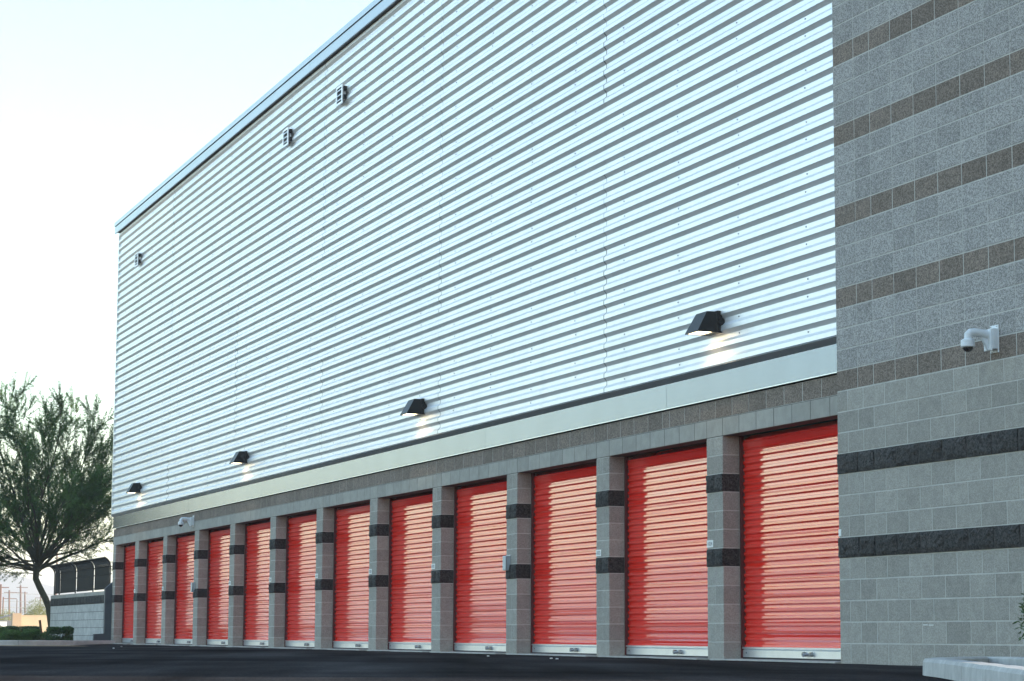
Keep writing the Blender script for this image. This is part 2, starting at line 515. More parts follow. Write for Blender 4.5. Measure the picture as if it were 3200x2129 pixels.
# ------------------------------------------------------------------ roll-up doors
def curtain(x0, x1, y, z0, z1, rr):
    pr = []
    P = (z1-0.10-z0)/28
    z = z0
    for i in range(28):
        q = 0.0004
        pr += [(y+rr.uniform(-q, q)*.5, z), (y+rr.uniform(-q, q), z+P*0.31), (y+0.017+rr.uniform(-q, q), z+P*0.41)]
        if i % 6 == 3: pr += [(y+0.017, z+P*.51), (y+0.008, z+P*.54), (y+0.008, z+P*.57), (y+0.017, z+P*.60)]
        pr += [(y+0.017+rr.uniform(-q, q)*.6, z+P*0.715)]
        z += P
    pr += [(y, z), (y+.010, z+.012), (y-.008, z1-.03), (y+.006, z1-.02), (y, z1), (y+0.10, z1+0.06)]
    return MB().strip_x(pr, x0, x1)
rr = random.Random(8)
LATCH = None
for i in range(12):
    x0 = i*SP if i else 0.36
    x1 = (i+1)*SP-PW
    zb = 0.034
    yd = 0.232
    d = curtain(x0+0.035, x1-0.012, yd, zb+0.115, 12*C-0.045, rr).obj('roll_up_door', 'red_paint', B)
    for xa, xb in ((x0+0.002, x0+0.030), (x1-0.020, x1-0.002)):
        MB().prism_x([(0.203, zb), (0.203, 12*C), (0.245, 12*C), (0.245, zb)], xa, xb).obj('door_guide', 'guide_paint', d)
    bar = MB()
    bar.prism_x([(0.212, zb+0.008), (0.212, zb+0.082), (0.224, zb+0.090), (0.204, zb+0.099), (0.204, zb+0.114), (0.228, zb+0.118), (0.240, zb+0.118), (0.240, zb+0.008)], x0+0.034, x1-0.022)
    bo = bar.obj('bottom_bar', 'bar_metal', d)
    MB().box(x0+0.034, 0.208, zb-0.012, x1-0.022, 0.238, zb+0.007).obj('rubber_seal', 'dark_gap', d)
    xl = x0 + (x1-x0)*0.56
    lt = MB()
    for dx in (-0.075, 0.075):
        lt.tube([(xl+dx, 0.212, zb+0.05), (xl+dx, 0.176, zb+0.05)], 0.024, 8)
    lt.tube([(xl-0.095, 0.186, zb+0.046), (xl+0.095, 0.186, zb+0.050)], 0.013, 7)
    lt.tube([(xl-0.05, 0.184, zb+0.05), (xl-0.05, 0.168, zb+0.025)], 0.008, 6)
    lt.obj('slide_latch', 'latch_steel', bo)
    MB().box(x1-0.30, 0.2095, zb+0.025, x1-0.10, 0.2118, zb+0.068).obj('maker_sticker', 'sign_blue' if i % 2 else 'sign_white', bo)
    if i >= 7 or i == 3:       # rivet at the left end
        MB().tube([(x0+0.12, 0.214, zb+0.055), (x0+0.12, 0.205, zb+0.055)], 0.009, 7).obj('rivet', 'latch_steel', bo)

# ------------------------------------------------------------------ masonry wing at the right
T = thing('masonry_wing', 'tall grey block wing with brown and black stripes right of the red doors', 'building')
XT1 = 47.0
core = MB().box(XE+0.002, YT+0.0025, 0, XT1, 55, 11.2).obj('wall_core', 'mortar', T)
edges_a = [XE, XE+0.4064, XE+0.7112]
while edges_a[-1] < 42.4: edges_a.append(edges_a[-1]+0.4064)
edges_b = [XE, XE+0.2032, XE+0.508]
while edges_b[-1] < 42.4: edges_b.append(edges_b[-1]+0.4064)
for c in range(36):
    n = c+1
    z = c*C
    if n <= 13:
        eds = edges_b if c % 2 == 0 else edges_a
    else: eds = edges_a
    for x0, x1 in zip(eds[:-1], eds[1:]):
        first = x0 == XE
        if n in (6, 10): lay('split_face_block', x0, x1, YT, z, 0.19, None, core, jx0=0 if first else .0055, jx1=.0055, split=True)
        elif n >= 14 and (n-14) % 4 == 0: lay('brown_block', x0, x1, YT, z, 0.19, 'brown_block', core, jx0=0 if first else J/2)
        elif n > 14: lay('speckled_block', x0, x1, YT, z, 0.19, 'aggregate_block', core, jx0=0 if first else .0045, jx1=.0045)
        else: lay('concrete_block', x0, x1, YT, z, 0.19, 'concrete_block', core, jx0=0 if first else J/2)
for xa, xb, dz in ((39.113, 39.19, 0), (39.21, 39.29, -.002)):
    MB().box(xa, YT-.003, .371+dz, xb, YT-.0015, .378+dz).obj('chalk_mark', 'sign_white', T)
# the courses beyond the frame, joined by kind
far = {k: MB() for k in ('concrete_block', 'black_block', 'brown_block', 'aggregate_block')}
for c in range(55):
    n = c+1
    kind = 'black_block' if n in (6, 10) else 'brown_block' if n >= 14 and (n-14) % 4 == 0 else 'aggregate_block' if n > 14 else 'concrete_block'
    if c < 36:
        e0 = (edges_b if n <= 13 and c % 2 == 0 else edges_a)[-1]
        xs_ = [e0]
    else: xs_ = edges_a[:]
    while xs_[-1] < XT1-.42: xs_.append(xs_[-1]+.4064)
    for xa, xb in zip(xs_[:-1], xs_[1:]):
        dy = -.016 if kind == 'black_block' else 0
        far[kind].bev(xa+.0045, YT+dy, c*C+.0055, xb-.0045, YT+.15, (c+1)*C-.0055, .003)
for k, b in far.items(): stuff(b.obj('far_'+k, k, core))

# ------------------------------------------------------------------ things on the walls
def wall_light(label):
    t = thing('wall_light', label, 'wall light', group='wall lights along the metal wall')
    w, dt, db, h = 0.33, 0.15, 0.275, 0.222       # origin: back centre bottom
    hood = MB(); x0, x1 = -w/2, w/2
    yb = -0.045
    top = [(x0+.015, yb), (x1-.015, yb), (x1-.025, yb-dt+.045), (x0+.025, yb-dt+.045)]
    vv = [(x0, yb, 0), (x1, yb, 0), (x1, -db, 0.0), (x0, -db, 0.0)] + [(p[0], p[1], h) for p in top]
    # chamfered top edge
    hood.add(vv, [(4, 5, 6, 7), (0, 1, 5, 4), (1, 2, 6, 5), (2, 3, 7, 6), (3, 0, 4, 7)])
    # rim round the lens
    for a, bb in (((x0, -db), (x1, -db+.012)), ((x0, yb-.03), (x1, yb))):
        hood.box(a[0], a[1], -.010, bb[0], bb[1], .001)
    for xa, xb in ((x0, x0+.012), (x1-.012, x1)):
        hood.box(xa, -db+.012, -.010, xb, yb-.03, .001)
    hood.obj('hood', 'black_coat', t)
    MB().bev(x0-.004, -.045, -.012, x1+.004, 0.02, h+.008, .008).obj('back_box', 'black_coat', t)
    MB().tube([(x1-.09, 0.0, .11), (x1+.028, 0.0, .11)], 0.042, 12).obj('conduit_hub', 'black_coat', t)
    MB().box(x0+.016, -db+.018, -.004, x1-.016, yb-.036, -.001).obj('lens', 'lens_glow', t)
    for xx in (x0+.02, x1-.02):
        for zz in (.015, h-.02):
            MB().tube([(xx, -.050, zz), (xx, -.040, zz)], .007, 6).obj('screw', 'latch_steel', t)
    l = bpy.data.lights.new('lamp', 'SPOT')
    l.energy = 1.6; l.color = (1, .76, .45); l.shadow_soft_size = .06; l.spot_size = R(120); l.spot_blend = .6
    lo = bpy.data.objects.new('lamp', l); COL.objects.link(lo); lo.parent = t
    lo.location = (0.03, -.17, -.02)
    lo.rotation_euler = (R(26), 0, 0)
    return t
LL = ['largest black wedge wall light, nearest the grey block wing',
      'black wedge wall light second from the grey block wing',
      'black wedge wall light third from the block wing, above the middle doors',
      'small farthest black wedge wall light near the left end of the metal wall']
base = wall_light(LL[0])
for k, xr in enumerate((34.83, 24.61, 13.75, 3.47)):
    o = base if k == 0 else copy_tree(base)
    o['label'] = LL[k]
    o.location = (xr-0.165, -0.062, 3.578)

def security_camera(label):
    t = thing('security_camera', label, 'camera', group='security cameras on the walls')
    p = MB().bev(-.065, -.008, -.12, .065, 0, .12, .004)
    p.obj('mounting_plate', 'camera_white', t)
    MB().bev(-.062, -.062, -.090, .062, -.0085, .086, .006).obj('junction_box', 'camera_white', t)
    MB().tube([(.0625, -.035, -.01), (.066, -.035, -.01)], .016, 14).obj('knockout', 'camera_white', t)
    for xx in (-.045, .045):
        for zz in (-.108, .106):
            MB().tube([(xx, -.006, zz), (xx, -.012, zz)], .007, 6).obj('screw', 'latch_steel', t)
    a = MB()
    a.bev(-.060, -.078, -.105, .060, -.0625, .080, .005)
    # tapering arm with an elbow
    a.tube([(0, -.070, .034), (0, -.150, .046), (0, -.205, .052), (0, -.245, .047), (0, -.268, .025), (0, -.272, -.012)], [.040, .036, .034, .034, .034, .033], 14)
    # web under the arm
    a.prism_x([(-.078, -.10), (-.10, -.06), (-.15, .02), (-.078, .03)], -.012, .012)
    a.obj('arm', 'camera_white', t, smooth=False)
    h = MB().lathe([(.036, 0), (.058, -.012), (.060, -.016), (.060, -.034), (.0585, -.035), (.0585, -.037), (.061, -.038), (.061, -.066), (.056, -.072)][::-1], (0, -.272, -.010), 22)
    h.obj('housing', 'camera_white', t)
    MB().lathe([(.046*math.cos(q), -.046*math.sin(q)) for q in [i*math.pi/2/7 for i in range(7)]][::-1], (0, -.272, -.081), 20).obj('dome', 'dome_black', t, smooth=True)
    return t
c1 = security_camera('white dome security camera on bracket on the grey block wing')
c1.location = (40.39, YT-0.001, 2.826)
c2 = copy_tree(c1)
c2['label'] = 'white dome security camera over the red doors near the far left end'
c2.location = (8.92, -0.001, 2.655)

def wall_vent(label):
    t = thing('wall_vent', label, 'vent', group='wall vents under the eaves')
    w, h = .37, .335
    MB().box(-w/2+.03, .0, .03, w/2-.03, .03, h-.03).obj('backing', 'dark_gap', t)
    f_ = MB()
    f_.bev(-w/2, -.022, 0, -w/2+.045, 0.0, h, .003); f_.bev(w/2-.045, -.022, 0, w/2, 0.0, h, .003)
    f_.bev(-w/2+.0455, -.022, 0, w/2-.0455, 0.0, .04, .003); f_.bev(-w/2+.0455, -.022, h-.04, w/2-.0455, 0.0, h, .003)
    f_.box(-w/2+.03, .0005, .02, -w/2+.05, .05, h-.02); f_.box(w/2-.05, .0005, .06, w/2-.03, .05, h-.06)
    f_.obj('frame', 'galvanised', t)
    for k, zz in enumerate((.075, .160, .245)):
        MB().prism_x([(-.020, zz), (-.016, zz+.022), (-.010, zz+.022), (-.014, zz)], -w/2+.046, w/2-.046).obj('slat', 'galvanised', t)
    for dz in (.07, .22):
        MB().box(w/2-.02, .002, dz, w/2+.035, .055, dz+.075).obj('bracket', 'dark_gap', t)
    return t
vl = ['small white louvred vent nearest the top of the metal wall, rightmost of three',
      'small white louvred vent in the middle of the three below the eaves',
      'small white louvred vent near the far left corner of the metal wall']
v1 = wall_vent(vl[0])
for k, (xx, zz) in enumerate(((20.025, 9.335), (16.475, 9.315), (2.63, 9.11))):
    o = v1 if k == 0 else copy_tree(v1)
    o['label'] = vl[k]; o.location = (xx, -.115, zz)

def text_mesh(s, size):
    cu = bpy.data.curves.new('digits', 'FONT'); cu.body = s; cu.size = size; cu.align_x = 'CENTER'; cu.align_y = 'CENTER'; cu.extrude = .0006
    to = bpy.data.objects.new('digits', cu); COL.objects.link(to)
    me = bpy.data.meshes.new_from_object(to.evaluated_get(bpy.context.evaluated_depsgraph_get()))
    bpy.data.objects.remove(to); me.name = 'digits'
    me.materials.clear(); me.materials.append(M['sign_ink'])
    return me
place = {11: 'right beside the nearest red door', 10: 'second pier from the nearest door', 8: 'two piers left of the grey keypad box', 9: ''}
ORD = 'first second third fourth fifth sixth seventh eighth ninth tenth eleventh'.split()
for i in range(1, 12):
    if i == 3: continue
    num = str(1013+i)
    t = thing('number_sign', 'white unit sign on the %s pier left of the block wing, reading %s' % (ORD[11-i], num), 'sign', group='unit number signs on the piers')
    hidden = i == 9
    xx = i*SP-PW+0.078
    zc = 6*C+0.052
    if i == 9: zc = 6*C+0.085
    t.location = (xx, -.0015, zc)
    MB().bev(-.076, -.006, -.040, .076, 0, .040, .002).obj('plate', 'sign_white', t)
    d = put('digits', text_mesh(num, .062), t, (0.0, -.0068, 0.0))
    d.rotation_euler = (R(90), 0, 0)
t = thing('number_sign', 'tiny white plate at the left edge of the grey block wing', 'sign', (XE+.028, YT-.0015, 6*C+.045), 'unit number signs on the piers')
MB().bev(-.024, -.006, -.035, .024, 0, .035, .002).obj('plate', 'sign_white', t)
def keypad(label, xx, zz):
    t = thing('keypad_box', label, 'keypad', (xx, -.001, zz), 'grey keypad boxes on the piers')
    MB().bev(-.055, -.050, -.115, .055, 0, .085, .004).obj('housing', 'box_grey', t)
    MB().bev(-.058, -.072, -.112, .058, -.0505, .082, .006).obj('cover', 'box_grey', t)
    MB().box(.0585, -.066, -.1, .060, -.056, .07).obj('hinge', 'latch_steel', t)
keypad('nearer grey keypad box, on the third pier from the right', 9*SP-PW+.10, 6*C+.03)
keypad('grey metal keypad box on the far pier under the distant dome camera', 3*SP-PW+.10, 6*C+.04)

# ------------------------------------------------------------------ left: low block wall, iron fence, buttress
Wl = thing('low_block_wall', 'low pale block wall with one dark stripe left of the storage building', 'wall', (-8.55, -.10, 0))
core = MB().box(0.004, 0.004, 0, 8.38, 0.19, 6*C+.09).obj('mortar_bed', 'mortar_dark', Wl)
for c in range(6):
    x = 0.0
    first = 0.4064 if c % 2 else 0.2032
    while x < 8.34:
        x1 = min(x+first, 8.39); first = 0.4064
        lay('split_face_block' if c == 5 else 'concrete_block', x, x1, 0, c*C, .196, 'kerb_concrete', core, split=c == 5, jx0=.012, jx1=.012)
        x = x1
x = 0.0
while x < 8.34:
    x1 = min(x+.4064, 8.39)
    lay('cap_block', x, x1, -.004, 6*C, .204, 'lintel_block', core, h=.105)
    x = x1
F = thing('iron_fence', 'black iron picket fence with tops curved outwards on the low block wall', 'fence', (-8.6, .0, 6*C+.115))
path = lambda r0: [(0, 0, r0), (0, 0, .60), (0, -.018, .68), (0, -.055, .745), (0, -.105, .79), (0, -.165, .825)]
pk = MB().tube(path(.035), .0118, 5).mesh('picket', 'iron_black')
po = MB().tube(path(-.002), .024, 4).mesh('post', 'iron_black')
posts = [0.03, 0.86, 3.40, 6.0, 8.3]
xx = .12
n = 0
while xx < 8.3:
    if min(abs(xx-p-.05) for p in posts) > .10:
        put('picket', pk, F, (xx, 0, 0))
    xx += .118
for p in posts: put('post', po, F, (p, .0, 0))
for zz, yy in ((.06, 0), (.40, 0), (.585, 0)):
    MB().box(.03, yy+.006, zz, 8.35, yy+.032, zz+.026).obj('rail', 'iron_black', F)
MB().box(.03, -.175, .815, 8.35, -.155, .835).obj('rail', 'iron_black', F)
bt = MB().prism_x([(0.05, 1.56), (-.165, 1.375), (-.165, .26), (-.42, .245), (-.42, .05), (0.05, .05)], -.16, -.02)
tag(bt.obj('buttress', 'slate_paint'), 'slate painted L-shaped buttress between low wall and left end of building', 'buttress')

# ------------------------------------------------------------------ kerbs and planting beds
def offset(path, d):
    out = []
    for i, p in enumerate(path):
        a = path[max(i-1, 0)]; b_ = path[min(i+1, len(path)-1)]
        t = Vector((b_[0]-a[0], b_[1]-a[1])).normalized()
        out.append((p[0]-t.y*d, p[1]+t.x*d))
    return out
def resample(path, step):
    out = []
    for (ax, ay), (bx, by) in zip(path[:-1], path[1:]):
        n = max(1, int(math.hypot(bx-ax, by-ay)/step))
        for k in range(n): out.append((ax+(bx-ax)*k/n, ay+(by-ay)*k/n))
    out.append(path[-1]); return out
def smooth(path, it=2):
    for _ in range(it):
        q = [path[0]]
        for a, b_ in zip(path[:-1], path[1:]):
            q += [(a[0]*.75+b_[0]*.25, a[1]*.75+b_[1]*.25), (a[0]*.25+b_[0]*.75, a[1]*.25+b_[1]*.75)]
        q.append(path[-1]); path = q
    return path
def kerb(path, h, w, cuts, label_name='kerb'):
    """kerb ribbon; outer side on the left of the path; split into cast pieces at the cuts (fractions)"""
    pth = resample(smooth(path), .12)
    inner = offset(pth, w)
    inn2 = offset(pth, w-.015); out2 = offset(pth, .018)
    root = None
    n = len(pth)
    idx = [0]+[int(c*n) for c in cuts]+[n-1]
    for a, b_ in zip(idx[:-1], idx[1:]):
        g_ = MB(); vv = []; ff = []
        rng = range(a, b_+1)
        for i in rng:
            jz = .003*noise.noise((pth[i][0]*3, pth[i][1]*3, 1))
            ox = pth[i]; q = out2[i]
            vv += [(ox[0], ox[1], -.12), (ox[0], ox[1], -.05), (ox[0]+(q[0]-ox[0])*.25, ox[1]+(q[1]-ox[1])*.25, h-.022+jz), (q[0], q[1], h+jz),
                   (inn2[i][0], inn2[i][1], h+jz), (inner[i][0], inner[i][1], h-.012), (inner[i][0], inner[i][1], -.12)]
        m_ = len(rng)
        # leave a narrow open joint at each cut
        for i in range(m_-1):
            for k in range(6):
                p = i*7+k; ff.append((p, p+7, p+8, p+1))
        ff.append(tuple(range(6, -1, -1))); ff.append(tuple((m_-1)*7+k for k in range(7)))
        for e, s_ in ((0, 1), (m_-1, -1)):
            t = Vector(vv[min(max(e+s_, 0), m_-1)*7])-Vector(vv[e*7])
            t.normalize()
            for k in range(7):
                vv[e*7+k] = tuple(Vector(vv[e*7+k])+t*.006)
        g_.add(vv, ff)
        if root is None:
            root = structure(g_.obj(label_name, 'kerb_concrete'))
        else: g_.obj('kerb_piece', 'kerb_concrete', root)
    return root
left_path = [(.9, -.05), (.93, -.22), (1.2, -.97), (1.47, -1.79), (1.61, -2.19), (1.65, -2.57), (1.6, -2.94), (1.45, -4.4), (1.2, -8), (.8, -26)]
kerb(left_path[::-1], .092, .16, (.3, .5, .68, .80, .90, .965))
g = MB()
lp = offset(resample(smooth(left_path), .3), -.1)
poly = [(p[0], p[1], .045) for p in lp] + [(-16, -26, .045), (-16, 6, .045), (-.06, 6, .045), (-.06, -.02, .045)]
g.add(poly, [tuple(range(len(poly)))])
structure(g.obj('planting_bed', 'soil'))
right_path = [(52.5, -7.2), (48.4, -5.15), (46.3, -4.10), (44.3, -3.10), (43.43, -2.74), (43.02, -2.45), (42.3, -1.80), (41.75, -1.30), (41.95, -1.08), (42.7, -1.28), (44.5, -2.0), (49, -3.6)]
rk = kerb(right_path[::-1], .118, .17, (.30, .595))
g = MB()
lp = offset(resample(smooth(right_path), .3), -.1)
poly = [(p[0], p[1], .045) for p in lp]
g.add(poly, [tuple(range(len(poly)))])
structure(g.obj('planting_bed', 'soil'))

# ------------------------------------------------------------------ plants
def leaf_quad(V, Fc, p, d, n_, ln, wd):
    a = d.normalized(); s_ = a.cross(n_)
    if s_.length < 1e-4: s_ = a.cross(Vector((.3, .8, .5)))
    s_.normalize()
    o = len(V)
    V += [tuple(p), tuple(p+a*ln*.45+s_*wd*.5), tuple(p+a*ln), tuple(p+a*ln*.5-s_*wd*.5)]
    Fc.append((o, o+1, o+2, o+3))
def rdir(rr, zb=0):
    while 1:
        d = Vector((rr.uniform(-1, 1), rr.uniform(-1, 1), rr.uniform(-1, 1)))
        if .1 < d.length < 1: break
    d.normalize(); d.z += zb
    return d.normalized()
def leafy(name, label, cat, loc, rad, nleaf, lsize, matname, seed, boxy=1.0, group=None, ragged=.25, wf=.5):
    """shrub: stems plus several thousand leaves through an uneven volume"""
    rr = random.Random(seed)
    t = thing(name, label, cat, loc, group)
    V, Fc = [], []
    rx, ry, rz = rad
    clumps = []
    for k in range(26):
        d = rdir(rr)
        clumps.append((d, rr.uniform(.75, 1.0+ragged)))
    for k in range(nleaf):
        d = rdir(rr)
        e = 2.0/boxy
        pw = lambda c: math.copysign(abs(c)**(1/boxy), c)
        q = Vector((pw(d.x), pw(d.y), pw(d.z)))
        if boxy > 1: q = q/max(abs(q.x), abs(q.y), abs(q.z))*(.8+.2/1)
        r_ = 1.0
        best = max(clumps, key=lambda c: c[0].dot(d))
        r_ = best[1] if ragged else 1.0
        if boxy > 1: r_ = 1+(r_-1)*.35
        r_ *= 1-.45*rr.random()**1.6
        p = Vector((q.x*rx, q.y*ry, q.z*rz))*r_ + Vector((0, 0, rz))
        if p.z < .02: p.z = rr.uniform(.02, .1)
        dd = (q.normalized()*.7 + rdir(rr)).normalized()
        leaf_quad(V, Fc, p, dd, rdir(rr), lsize*rr.uniform(.6, 1.3), lsize*wf*rr.uniform(.7, 1.2))
    MB().add(V, Fc).obj('foliage', matname, t)
    s_ = MB()
    for k in range(9):
        d = rdir(rr, .9)
        e = Vector((d.x*rx*.8, d.y*ry*.8, rz*(.8+.7*rr.random())))
        s_.tube([(0, 0, -.03), e*.4+Vector((0, 0, .02)), e], [.014, .010, .004], 5)
    s_.obj('stem', 'bark', t)
    return t
leafy('clipped_shrub', 'clipped boxy dark green shrub against the low pale wall', 'shrub', (-.02, -1.25, .03), (.28, .28, .185), 15000, .040, 'dark_shrub_leaf', 1, boxy=2.2, ragged=.2)
leafy('hedge', 'flat topped dark hedge behind the lower green bushes at left', 'hedge', (-2.2, -1.9, .03), (.5, .42, .19), 22000, .042, 'dark_shrub_leaf', 2, boxy=2.6, ragged=.1)
leafy('shrub', 'loose mid green bush between flat hedge and boxy shrub', 'shrub', (-.65, -1.82, .03), (.28, .27, .145), 11000, .042, 'shrub_leaf', 3, ragged=.5)
leafy('shrub', 'low spreading green bush at front kerb below flat hedge', 'shrub', (-.7, -2.28, .03), (.3, .26, .13), 11000, .042, 'shrub_leaf', 4, ragged=.5)
leafy('shrub', 'yellowish green bush cut by the left edge of the photo', 'shrub', (-1.6, -2.62, .03), (.3, .26, .18), 10000, .042, 'shrub_leaf', 5, ragged=.5)
rr = random.Random(9)
t = thing('dry_bush', 'small bare brown twiggy bush beside the boxy shrub', 'shrub', (-.42, -1.55, .03))
b = MB()
for k in range(130):
    d = rdir(rr, .5); ln = rr.uniform(.10, .21)
    p0 = Vector((rr.uniform(-.08, .08), rr.uniform(-.08, .08), 0))
    p1 = p0+Vector((d.x, d.y, abs(d.z)))*ln*.6
    p2 = p1+(d+rdir(rr)*.6)*ln*.5
    b.tube([p0, p1, p2], [.004, .003, .0015], 3, cap=False)
b.obj('twigs', 'dry_twig', t)
b = MB().tube([(0, 0, 0), (.0, -.08, .56)], [.035, .03], 8)
o = tag(b.obj('wooden_stake', 'pole_wood', None, (-3.89, -1.06, .04)), 'short leaning brown wooden stake standing behind the bushes', 'stake')
leafy('shrub', 'small leafy shrub poking in from the right edge over the kerb', 'shrub', (45.30, -2.87, .05), (.21, .21, .28), 2000, .040, 'dark_shrub_leaf', 6, ragged=.45, wf=.38)

# the palo verde tree
def tree(loc, seed):
    rr = random.Random(seed)
    t = thing('palo_verde_tree', 'feathery green tree with bent leaning trunk behind the iron fence', 'tree', loc)
    trunk, br = MB(), MB()
    V, Fc = [], []
    tp = [Vector(p) for p in ((.12, .42, -.1), (.09, .36, .5), (.05, .28, 1.02), (.03, .18, 1.26), (.0, .0, 1.60), (-.02, -.12, 1.86), (-.02, -.11, 2.06), (0, -.05, 2.32))]
    trunk.tube(tp, [.115, .105, .10, .098, .094, .092, .098, .115], 9)
    fork = tp[-1]
    def curve(p, d, ln, bend, n_=6, wob=.10):
        out = [p.copy()]; d = d.normalized()
        for k in range(n_):
            d = (d + bend*(1.0/n_) + rdir(rr)*wob).normalized()
            p = p + d*(ln/n_)
            out.append(p.copy())
        return out
    def spray(p, d, ln):
        """feathery twig: a thin stem with sliver leaves"""
        pts = curve(p, d, ln, Vector((0, 0, .22)), 3, .12)
        br.tube(pts, [.0045, .0035, .0025, .0015], 3, cap=False)
        n_ = int(120*ln)
        for k in range(n_):
            f_ = .1+.9*rr.random()
            i = min(int(f_*3), 2); q = f_*3-i
            pp = pts[i].lerp(pts[i+1], q)
            ax = (pts[i+1]-pts[i]).normalized()
            dd = (ax*.75 + rdir(rr)*.8).normalized()
            leaf_quad(V, Fc, pp, dd, rdir(rr), rr.uniform(.05, .10), rr.uniform(.010, .017))
    # limbs: (azimuth in the image plane: sideways, away), elevation, length
    limbs = []
    side = Vector((math.sin(.16), math.cos(.16), 0)); away = Vector((-math.cos(.16), math.sin(.16), 0))
    spec = [(-72, 0, 4.0), (-52, 25, 4.3), (-40, -25, 4.6), (-24, 10, 4.9), (-12, -20, 5.1), (0, 20, 5.15), (9, -15, 5.0), (19, 12, 4.75), (30, -20, 4.5),
            (42, 15, 4.2), (54, -10, 3.9), (63, 20, 3.5), (-84, -15, 3.4), (-62, -35, 3.6), (70, -25, 3.2), (-5, 55, 3.8), (5, -55, 3.8), (-30, 50, 3.6), (34, 55, 3.4), (30, -55, 3.4), (-33, 0, 5.1), (-18, 30, 5.3), (-7, -12, 5.5), (4, 0, 5.3), (13, 22, 5.2), (24, -5, 5.0), (36, 5, 4.6), (47, -18, 4.3), (-46, 8, 4.8), (-88, 20, 4.6), (-80, -10, 4.8), (-95, 0, 4.2), (-78, -45, 4.2), (-90, -30, 4.6)]
    for k, (an, out_, ln) in enumerate(spec):
        ln *= .94; an += rr.uniform(-3, 3)
        a = R(an); o_ = R(out_)
        d = side*math.sin(a)*math.cos(o_) + Vector((0, 0, math.cos(a)*math.cos(o_))) + away*math.sin(o_)
        start = fork + Vector((0, 0, rr.uniform(-.25, .1)))
        thick = rr.uniform(.035, .062) if k < 12 else .03
        pts = curve(start, d, ln, Vector((0, 0, .34 if abs(an) > 40 else .12)), 9, .14)
        rad = [thick*(1-.90*(i/9.0)**.8) for i in range(10)]
        trunk.tube(pts, rad, 6, cap=False)
        nb = 19
        for j in range(nb):
            f_ = .14+.84*(j+rr.random())/nb
            i = min(int(f_*9), 8)
            p = pts[i].lerp(pts[i+1], f_*9-i)
            ax = (pts[i+1]-pts[i]).normalized()
            dd = (ax + rdir(rr)*.75).normalized()
            bl = (1.45-.9*f_)*rr.uniform(.7, 1.15)
            bp = curve(p, dd, bl, Vector((0, 0, .28)), 5, .10)
            r0 = max(.006, rad[i]*.42)
            br.tube(bp, [r0*(1-.75*q/5) for q in range(6)], 4, cap=False)
            dens = 10 if f_ > .35 else 4
            for s_ in range(dens):
                g_ = .18+.82*(s_+rr.random())/dens
                i2 = min(int(g_*5), 4)
                pp = bp[i2].lerp(bp[i2+1], g_*5-i2)
                ax2 = (bp[i2+1]-bp[i2]).normalized()
                spray(pp, (ax2+rdir(rr)*.65).normalized(), rr.uniform(.30, .58))
        for s_ in range(5): spray(pts[-1], (pts[-1]-pts[-2]).normalized()+rdir(rr)*.35, rr.uniform(.35, .6))
    # weeping low twigs
    for sgn, zz, ln in ((-1, 2.2, 1.9), (-1, 1.95, 1.3), (1, 2.15, 1.5), (-1, 2.3, 2.4), (1, 2.4, 2.0)):
        pts = curve(Vector((0, -.05*sgn, zz)), side*sgn+Vector((rr.uniform(-.3, .3), 0, .25)), ln, Vector((0, 0, -.25 if sgn < 0 else .25)), 7, .12)
        br.tube(pts, [.016*(1-.8*i/7) for i in range(8)], 5, cap=False)
        for j in range(20):
            f_ = .25+.75*rr.random(); i = min(int(f_*7), 6)
            spray(pts[i].lerp(pts[i+1], f_*7-i), (pts[i+1]-pts[i]).normalized()+rdir(rr)*.9+Vector((0, 0, -.2)), rr.uniform(.2, .42))
    to = trunk.obj('trunk', 'bark', t, smooth=True)
    br.obj('branches', 'bark', t)
    MB().add(V, Fc).obj('crown', 'palo_leaf', t)
    return t
tree((-11.3, .02, 0), 4)

# ------------------------------------------------------------------ far scenery
def pole(x, y, h, r_, label, arms=1, lean=0):
    t = thing('utility_pole', label, 'pole', (x, y, 0), 'utility poles in the desert')
    MB().tube([(0, 0, -.3), (0, lean, h)], [r_, r_*.7], 8).obj('shaft', 'pole_wood', t)
    for k in range(arms):
        z_ = h-.5-1.1*k
        MB().box(-.06, -1.15, z_, .06, 1.15, z_+.13).obj('crossarm', 'pole_wood', t)
pole(-297.7, 48.45, 14.8, .16, 'tall orange-brown wooden pole seen through the tree above the iron fence', 2)
pole(-417.2, 61.6, 9.9, .24, 'brown utility pole right of the middle of the distant poles, before the mountain', 2, -.35)
pole(-417.1, 62.45, 8.6, .20, 'shorter pole standing close beside the tall brown pole before the mountain', 0, -.3)
pole(-368.0, 52.0, 8.0, .20, 'brown utility pole with crossarm behind the grey shed', 2, -.25)
pole(-269.3, 36.0, 7.0, .20, 'reddish brown pole at the left edge of the photo', 1)
pole(-318.8, 43.6, 6.0, .14, 'thin brown pole just right of the pole at the left edge', 0)
pole(-358.0, 51.7, 6.2, .10, 'slim short pole left of the brown pair before the mountain', 0)
pole(-456.1, 71.6, 8.4, .16, 'slim distant pole low beside the tree trunk', 1)
pole(-455.0, 74.2, 7.6, .18, 'dark distant pole half hidden by the tree trunk', 1)
for k, (dz, yoff, lb) in enumerate(((8.9, 0, 'uppermost pale power cable strung across the distant mountain'), (7.4, 1, 'second pale power cable below the uppermost one across the mountain'),
                                    (6.2, 0, 'third pale power cable down across the mountain'), (5.0, 1, 'lowest pale power cable across the foot of the mountain'))):
    pts = []
    for i in range(25):
        q = i/24.0
        pts.append((-410-1.5*k, -30+190*q, dz-.9*(1-(2*((q*3) % 1)-1)**2)))
    tag(MB().tube(pts, .045, 4).obj('power_cable', 'wire'), lb, 'cable', 'power cables before the mountain')
Wt = thing('boundary_wall', 'long sunlit tan boundary wall beyond the planting bed', 'wall', (-155, 21.4, 0))
